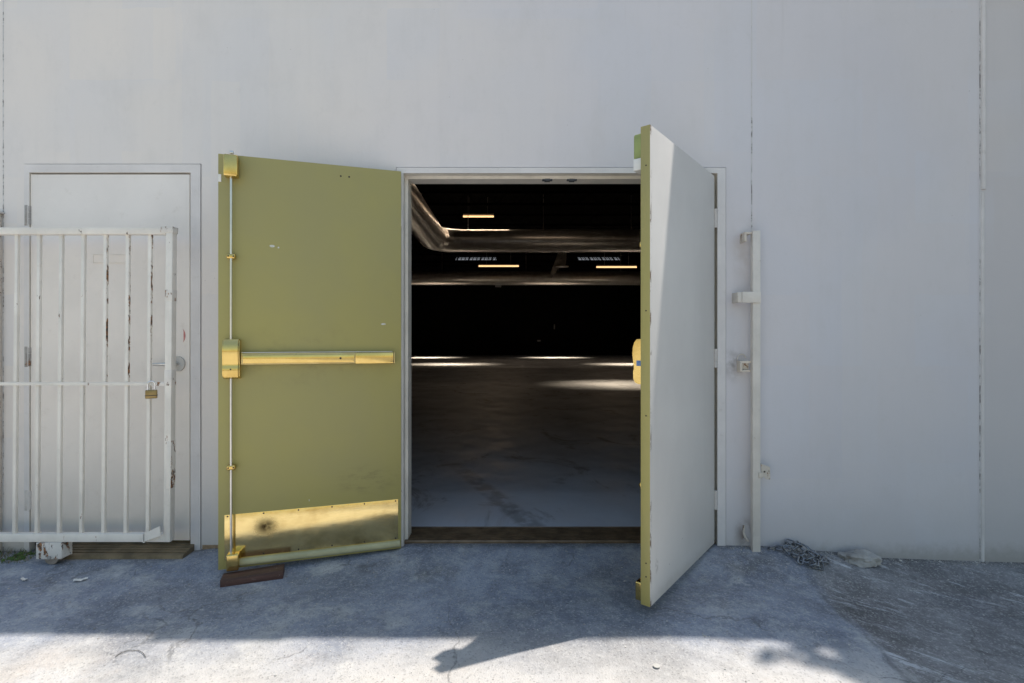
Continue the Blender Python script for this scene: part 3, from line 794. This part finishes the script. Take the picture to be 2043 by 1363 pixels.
bm = new(); tube(bm, [(1.358, -.008, .115), (1.352, -.012, .075), (1.358, -.022, .05), (1.372, -.035, .03)], .006, 8); obj('hook', bm, POST_RUST, lp)
bm = new(); z1 = at(0, 925, -.06)[2]
prism(bm, [(PX1 + .006, z1), (PX1 + .058, z1 - .020), (PX1 + .060, z1 - .092), (PX1 + .038, z1 - .090), (PX1 + .010, z1 - .066)], 'y', -.062, -.057)
box(bm, PX1 - .012, PX1 + .012, -.0745, -.0705, z1 - .080, z1 - .048, .001)
tp = obj('catch_plate', bm, POST_RUST, lp)
bm = new(); cyl(bm, (PX1 + .026, -.065, z1 - .046), (PX1 + .026, -.062, z1 - .046), .005, 10); obj('bolt', bm, SLATE, tp)

# ------------------------------------------------------------------ loose things on the ground
stp = thing('door_stop', 'dark brown painted wood block wedged against the foot of the olive door', 'door stop', (-1.350, -.327, 0), math.atan2(.093, .276))
bm = new(); zz = -.058
box(bm, -.146, .146, -.043, .040, zz, -.010, .0035)
for v in bm.verts: v.co.z += .004 * math.sin(v.co.x * 9)
obj('wood_block', bm, WOOD, stp)

def link(bm, c, t, up, L=.058, Wd=.036, r=.0046):
    t = t.normalized(); s = t.cross(up).normalized(); a = (L - Wd) / 2; rr = Wd / 2 - r; pts = []
    for k in range(9): th = R(-90 + 22.5 * k); pts.append(c + t * (a + rr * math.cos(th)) + s * (rr * math.sin(th)))
    for k in range(9): th = R(90 + 22.5 * k); pts.append(c + t * (-a + rr * math.cos(th)) + s * (rr * math.sin(th)))
    tube(bm, pts, r, 7, closed=True)
rng = random.Random(5)
wp = [(1.505, -.045, .01), (1.56, -.06, .018), (1.60, -.03, .045), (1.64, -.06, .05), (1.60, -.10, .04), (1.56, -.075, .03), (1.585, -.12, .02), (1.63, -.155, .016), (1.69, -.13, .03), (1.66, -.09, .05),
      (1.62, -.075, .055), (1.655, -.05, .045), (1.70, -.075, .03), (1.735, -.10, .018), (1.765, -.135, .014), (1.73, -.165, .02), (1.68, -.165, .026), (1.64, -.19, .016), (1.69, -.20, .014), (1.72, -.15, .036), (1.68, -.115, .045), (1.615, -.135, .035), (1.60, -.165, .014)]
cpts = [Vector((x, y, gz(x, y) + h)) for x, y, h in wp]
# walk the polyline at the pitch of the links
bm = new(); pos = []; step = .042; acc = 0
for a, b in zip(cpts, cpts[1:]):
    d = (b - a).length; q = acc
    while q < d: pos.append((a.lerp(b, q / d), (b - a).normalized())); q += step
    acc = q - d
for i, (p, t) in enumerate(pos):
    base = Vector((0, 0, 1)); side = t.cross(base).normalized()
    ang = R(35 if i % 2 else -48) + rng.uniform(-.35, .35)
    up = (base * math.cos(ang) + side * math.sin(ang)).normalized()
    t2 = (t + Vector((rng.uniform(-.3, .3), rng.uniform(-.3, .3), rng.uniform(-.15, .15)))).normalized()
    link(bm, p + Vector((0, 0, .004)), t2, up)
tag(obj('chain', bm, CHAIN), 'heap of grey steel chain lying on the asphalt at the foot of the wall', 'chain')

def lump(name, label, cat, c, sx, sy, sz, seed, mat, sub=4, amp=.25, fl=.35):
    bm = new(); bmesh.ops.create_icosphere(bm, subdivisions=sub, radius=1)
    for v in bm.verts:
        n = v.co.normalized()
        k = 1 + amp * mnoise.noise(n * 1.7 + Vector((seed, 0, 0))) + amp * .45 * mnoise.noise(n * 4.5 + Vector((0, seed, 0))) + .05 * mnoise.noise(n * 13 + Vector((0, 0, seed)))
        v.co = Vector((n.x * k * sx, n.y * k * sy, max(n.z, -fl) * k * sz))
    return tag(obj(name, bm, mat, None, c), label, cat)
cx, cy = 1.985, -.085
rk = lump('concrete_chunk', 'flat grey lump of broken concrete beside the chain heap', 'concrete lump', (cx, cy, gz(cx, cy) + .012), .108, .055, .050, 3.3, CONCRETE, 4, .35, .3)
rk.rotation_euler = (0, 0, R(-8))

def scrap(px, py, sx, sy, rz, label, seed, mat=PAPER):
    d = F_PX * (CAM_H + .055) / (py - 678); x = (px - 1021.5) * d / F_PX; y = d - CAM_D
    bm = new(); rg = random.Random(seed); V = []
    for j in range(4):
        for i in range(6):
            u, v = i / 5 - .5, j / 3 - .5
            wv = .4 + .6 * math.cos(u * 2.6)
            V.append(bm.verts.new((u * sx + rg.uniform(-.15, .15) * sx / 5, v * sy * wv + rg.uniform(-.3, .3) * sy / 3, .006 + rg.uniform(-.003, .006) + .006 * abs(u))))
    for j in range(3):
        for i in range(5): bm.faces.new((V[j * 6 + i], V[j * 6 + i + 1], V[j * 6 + i + 7], V[j * 6 + i + 6]))
    o = obj('paper_scrap' if mat is PAPER else 'dry_leaf', bm, mat, None, (x, y, gz(x, y)), (0, 0, R(rz)))
    return tag(o, label, 'litter')
scrap(160, 1162, .060, .026, 22, 'pale curled scrap of paper on the shaded asphalt below the gate', 2)
scrap(48, 1160, .036, .024, -15, 'smaller pale scrap of paper near the left end of the gate', 5)
scrap(1797, 1111, .012, .016, 0, 'tiny white scrap against the wall right of the concrete lump', 8)
# wire offcut and bottle cap in the sun
def gpt(px, py, h=.004):
    d = F_PX * (CAM_H + .055) / (py - 678); x = (px - 1021.5) * d / F_PX; y = d - CAM_D
    return Vector((x, y, gz(x, y) + h))
bm = new(); tube(bm, [gpt(*p) for p in ((230, 1313), (243, 1304), (260, 1300), (276, 1300), (286, 1306), (291, 1314))], .0012, 6)
tag(obj('wire_offcut', bm, WIRE), 'short bent black wire lying on the sunlit asphalt', 'wire')
p = gpt(1310, 1334); bm = new(); cyl(bm, p, p + Vector((0, 0, .003)), .013, 20)
tag(obj('flat_disc', bm, simple('pale_disc', (0.55, 0.53, 0.49), .5, .2)), 'small pale flat disc on the sunlit asphalt', 'disc')
# gravel crumbs
bm = new(); rg = random.Random(11)
for k in range(1700):
    x = rg.uniform(-2.6, 2.8); y = -abs(rg.gauss(0, .75)) - .01
    if k > 900: x = rg.uniform(1.25, 3.2) if k % 4 else rg.uniform(-1.8, -.7); y = -abs(rg.gauss(0, .035)) - .003
    if y < -1.35: continue
    r = rg.choice((.0018, .0022, .003, .0042)) * rg.uniform(.7, 1.2)
    t = bmesh.new(); bmesh.ops.create_icosphere(t, subdivisions=1, radius=r)
    for v in t.verts: v.co = Vector((v.co.x * rg.uniform(.7, 1.3), v.co.y * rg.uniform(.7, 1.3), v.co.z * .7)) + Vector((x, y, gz(x, y) + r * .3))
    merge(bm, t)
o = tag(obj('gravel', bm, PEBBLE, angle=60), 'loose grey grit scattered over the asphalt', 'gravel', kind='stuff')
# weeds at the wall foot, far left
bm = new()
for k in range(420):
    x = rg.uniform(-3.1, -2.72); y = rg.uniform(-.16, -.01); h = rg.uniform(.008, .045) * (1 - abs(x + 2.95) * 1.2)
    a = rg.uniform(0, 6.28); dx, dy = math.cos(a) * h * .6, math.sin(a) * h * .6; z = gz(x, y)
    w = .0016; v = [bm.verts.new(q) for q in ((x - w, y, z), (x + w, y, z), (x + dx, y + dy, z + h))]
    f = bm.faces.new(v); f.material_index = 1 if rg.random() < .55 else 0
for k in range(60):
    x = rg.uniform(-2.86, -2.76); y = rg.uniform(-.13, -.03); t = bmesh.new(); bmesh.ops.create_icosphere(t, subdivisions=1, radius=rg.uniform(.004, .011))
    for v in t.verts: v.co += Vector((x, y, gz(x, y) + .002))
    merge(bm, t)
tag(obj('weeds', bm, [MOSS, DRYWEED]), 'low moss and dry weeds at the wall foot behind the gate', 'weeds', kind='stuff')

# ------------------------------------------------------------------ inside the hall
def ribbed(bm, p0, p1, r, pitch=1.5, n=64):
    p0, p1 = Vector(p0), Vector(p1); L = (p1 - p0).length; k = int(L / pitch); pts = []; rr = []
    for i in range(k):
        for (o_, q) in ((0, r),):
            pts.append(p0.lerp(p1, (i + o_) / k)); rr.append(q)
    pts.append(p1); rr.append(r)
    tube(bm, pts, rr, n)
def seam_band(bm, x, y, z, r):
    tube(bm, [(x - .03, y, z), (x + .03, y, z)], r * 1.02, 40)
def duct(name, label, y, z, r, x0, x1, bands, elbow=False):
    d = thing(name, label, 'duct', (0, y, z))
    bm = new()
    if not elbow: ribbed(bm, (x0, 0, 0), (x1, 0, 0), r)
    else:
        rad = 1.0; ribbed(bm, (x0 + rad, 0, 0), (x1, 0, 0), r)
    obj('pipe', bm, DUCT, d)
    if elbow:
        bm = new(); rad = 1.0; pts = [(x0 + rad - rad * math.sin(R(a)), -rad + rad * math.cos(R(a)), 0) for a in (0, 22.5, 45, 67.5, 90)]
        tube(bm, pts, [r * 1.005, r * 1.03, r * 1.06, r * 1.09, r * 1.12], 64); obj('elbow', bm, DUCT, d, angle=12)
        bm = new(); ribbed(bm, (x0, -rad, 0), (x0, -y + 3, 0), r * 1.12); obj('pipe', bm, DUCT, d)
    for x in bands:
        bm = new(); seam_band(bm, x, 0, 0, r); obj('seam_band', bm, DUCT, d)
        bm = new(); tube(bm, [(x, 0, r), (x, 0, HZ - z - .02)], .012, 6); obj('hanger_rod', bm, GREY_METAL, d)
    return d
duct('air_duct', 'nearer round galvanised air duct with elbow crossing the dark hall ceiling', 17.2, 5.14, .445, -3.05, 16, (-1.75, 1.25, 4.75, 8), True)
duct('air_duct', 'farther round galvanised air duct running straight across the dark hall', 29.6, 5.16, .445, -14, 16, (-4.5, .9, 3.0, 7))
def place(px, py, d): return ((px - 1021.5) * d / F_PX, d - CAM_D, CAM_H - (py - 678) * d / F_PX)
for i, (pa, pb, py, d, lab) in enumerate(((924, 985, 432, 20.5, 'lit warm tube light above the nearer air duct'), (955, 1035, 531, 28.0, 'lit warm tube light above the farther duct, left of the sheet metal chute'), (1190, 1270, 533, 28.0, 'lit warm tube light above the farther duct, beside the half open door'))):
    a, b = place(pa, py, d), place(pb, py, d)
    t = thing('tube_light', lab, 'ceiling light', ((a[0] + b[0]) / 2, a[1], a[2]), 0, 'tube lights under the hall ceiling')
    hl = (b[0] - a[0]) / 2
    bm = new(); tube(bm, [(-hl, 0, 0), (hl, 0, 0)], .042 if i else .036, 12); obj('tube', bm, TUBE, t)
    onebox('housing', GREY_METAL, t, -hl, hl, -.05, .05, .055, .11, bev=.005)
    for s in (-.6, .6):
        bm = new(); tube(bm, [(s * hl, 0, .11), (s * hl, 0, HZ - a[2] - .03)], .008, 6); obj('hanger_rod', bm, GREY_METAL, t)
# skylights with security bars
for (pa, pb, lab) in ((908, 992, 'barred roof skylight seen behind the left part of the nearer duct'), (1150, 1238, 'barred roof skylight seen beside the half open door')):
    d = 35.5; a, b = place(pa, 519, d), place(pb, 519, d)
    t = thing('skylight', lab, 'skylight', ((a[0] + b[0]) / 2, a[1], a[2] - .16), 0, 'skylights')
    hl = (b[0] - a[0]) / 2
    bm = new(); v = [bm.verts.new(q) for q in ((-hl, -.3, 0), (hl, -.3, 0), (hl - .12, .3, .5), (-hl + .12, .3, .5))]; bm.faces.new(v); obj('pane', bm, SKYLIT, t)
    bm = new(); rg2 = random.Random(int(pa))
    for k in range(11):
        x = -hl + (k + .5) * 2 * hl / 11; tube(bm, [(x, -.34, 0), (x + (.10 if pa < 1000 else -.16), .26, .5)], .03 if k % 3 else .06, 5)
    for q in (.1, .3, .42): tube(bm, [(-hl, -.3 + q * 1.2 - .04, q), (hl, -.3 + q * 1.2 - .04, q)], .022, 5)
    obj('security_bars', bm, BLACK, t)
# sheet metal chute
px, py, pz = place(1112, 530, 27.5)
t = thing('metal_chute', 'grey sheet metal chute with a flanged round outlet between the two air ducts', 'vent chute', (px, py, pz))
bm = new()
pr = [(-.02, .66), (.46, .66), (.42, .1), (.30, -.10), (.05, -.10), (-.36, -.66), (-.42, -.40)]
prism(bm, [(a + .05, b) for a, b in pr], 'y', -.05, .25); obj('chute', bm, GREY_METAL, t)
bm = new(); tube(bm, [(.24, -.12, .28), (.24, -.12, -.06)], .19, 20); obj('outlet', bm, GREY_METAL, t)
bm = new(); tube(bm, [(.24, -.12, -.05), (.24, -.12, -.10)], .36, 24); obj('flange', bm, GREY_METAL, t)
# small pale fixtures in the dark
for (px, py, w, h, lab) in ((994, 571, 10, 3, 'pale ceiling sensor under the farther air duct'), (1075, 680, 7, 3, 'small pale box low on the dark back wall'), (1106, 652, 2.5, 10, 'thin pale conduit piece upright on the dark back wall')):
    a = place(px, py, 38.9 if py > 600 else 31.9); k = 38.9 / F_PX
    bm = new(); box(bm, -w * k / 2, w * k / 2, -.06, .06, -h * k / 2, h * k / 2, .01)
    tag(obj('wall_fixture', bm, simple('dim_pale', (0.25, 0.24, 0.23), .6), None, a), lab, 'fixture')

# ------------------------------------------------------------------ street tree out of the picture on the right, whose crown dapples the asphalt
tr = thing('street_tree', 'leafy tree standing by the wall beyond the right edge', 'tree', (5.6, -1.25, -.16))
bm = new(); tube(bm, [(0, 0, 0), (.05, .02, 1.2), (-.03, .05, 2.6), (.02, .1, 4.0)], [.16, .13, .11, .08], 12)
for k in range(7):
    a = k * .9; tube(bm, [(0, .07, 2.9 + k * .2), (math.cos(a) * .8, math.sin(a) * .45, 4.4 + k * .15), (math.cos(a) * 1.5, math.sin(a) * .75, 5.4 + k * .2)], [.06, .04, .015], 7)
obj('trunk', bm, BARK, tr)
bm = new(); rg = random.Random(21)
cl = []
while len(cl) < 340:
    v = Vector((rg.uniform(-1, 1), rg.uniform(-1, 1), rg.uniform(-1, 1)))
    if not .3 < v.length < 1: continue
    q = Vector((v.x * 2.5, v.y * 1.8 + .75, 6.4 + v.z * 1.7))
    if q.y > .8 and q.z < 6.0: continue
    xs, ys = q.x + 5.6 - .4 * (q.z - .16), q.y - 1.25 - .16 * (q.z - .16)      # clumps kept by where their shadow lands, shaping the shade's edge
    if xs < 1.47 + max(-.3, min(.55, (-.84 - ys) * 1.3)) + rg.uniform(-.12, .25): continue
    cl.append(q)
for c in cl:
    for k in range(80):
        p = c + Vector((rg.gauss(0, .22), rg.gauss(0, .2), rg.gauss(0, .2)))
        if p.y > 1.1 and p.z < 5.8: continue
        n = Vector((rg.gauss(0, 1), rg.gauss(0, 1), rg.gauss(0, 1) + 1)).normalized(); u = n.orthogonal().normalized(); w = n.cross(u); s = rg.uniform(.05, .085)
        bm.faces.new([bm.verts.new(p + q) for q in (u * s * 1.6, w * s * .7, -u * s * 1.6, -w * s * .7)])
obj('crown', bm, LEAF, tr)

# ------------------------------------------------------------------ light
AIR, DUST, OZ = 2.0, 1.2, 2.4
SUN = Vector((.40, .160, 1.0)).normalized()
sun = bpy.data.lights.new('sun', 'SUN'); sun.energy = 5.0; sun.angle = R(.53); sun.color = (1.0, .945, .87)
so = bpy.data.objects.new('sun', sun); COL.objects.link(so); so.rotation_euler = (-SUN).to_track_quat('-Z', 'Y').to_euler(); so.location = SUN * 20
w = bpy.data.worlds.new('World'); sc.world = w; w.use_nodes = True
sky = w.node_tree.nodes.new('ShaderNodeTexSky'); sky.sky_type = 'NISHITA'; sky.sun_disc = False
sky.air_density = AIR; sky.dust_density = DUST; sky.ozone_density = OZ; sky.sun_elevation = math.asin(SUN.z); sky.sun_rotation = math.atan2(SUN.x, SUN.y)
bg = w.node_tree.nodes['Background']; w.node_tree.links.new(sky.outputs[0], bg.inputs[0]); bg.inputs[1].default_value = .15
# unseen area lights added to throw the skylight pools on the far floor
def pool(x, y, sx, sy, e, colr=(1, .86, .66), spread=26):
    l = bpy.data.lights.new('hall_light', 'AREA'); l.shape = 'RECTANGLE'; l.size = sx; l.size_y = sy; l.energy = e; l.color = colr; l.spread = R(spread)
    o = bpy.data.objects.new('hall_light', l); COL.objects.link(o); o.location = (x, y, 6.3)
W_ = (1, .80, .56)
pool(3.0, 10.7, 1.6, .35, 26, W_, 32)
pool(-3.0, 21.8, 2.4, .8, 70, W_, 32)
pool(6.0, 21.8, 2.4, .8, 70, W_, 32)
pool(-5.6, 31.0, 2.2, .9, 100, W_, 32)
pool(2.9, 31.0, 2.2, .9, 100, W_, 32)
for (x, y, z, e) in ((-1.35, 17.5, 6.12, 18), (-.75, 24.9, 5.2, 16), (5.7, 24.9, 5.2, 16), (-2.0, 12.5, 6.2, 4), (4.0, 12.5, 6.2, 4), (1.5, 14.5, 6.2, 6), (8, 17.5, 6.12, 18)):  # tube lamps; those without a built tube are unseen, added for duct highlights
    l = bpy.data.lights.new('hall_light', 'AREA'); l.shape = 'RECTANGLE'; l.size = 2.4; l.size_y = .08; l.energy = e; l.color = (1, .76, .54)
    o = bpy.data.objects.new('hall_light', l); COL.objects.link(o); o.location = (x, y, z - .06)

# ------------------------------------------------------------------ camera and render settings
cd = bpy.data.cameras.new('camera'); cam = bpy.data.objects.new('camera', cd); COL.objects.link(cam)
cd.sensor_width = 36; cd.lens = F_PX / 2043 * 36; cd.shift_y = -3.5 / 2043; cd.clip_start = .05; cd.clip_end = 1500
cam.location = (0, -CAM_D, CAM_H); cam.rotation_euler = (R(90), 0, 0); sc.camera = cam
sc.view_settings.view_transform = 'Standard'; sc.view_settings.look = 'None'; sc.view_settings.exposure = 0
sc.render.engine = 'CYCLES'; sc.cycles.use_denoising = True; sc.cycles.max_bounces = 10; sc.cycles.diffuse_bounces = 6; sc.cycles.sample_clamp_indirect = 8
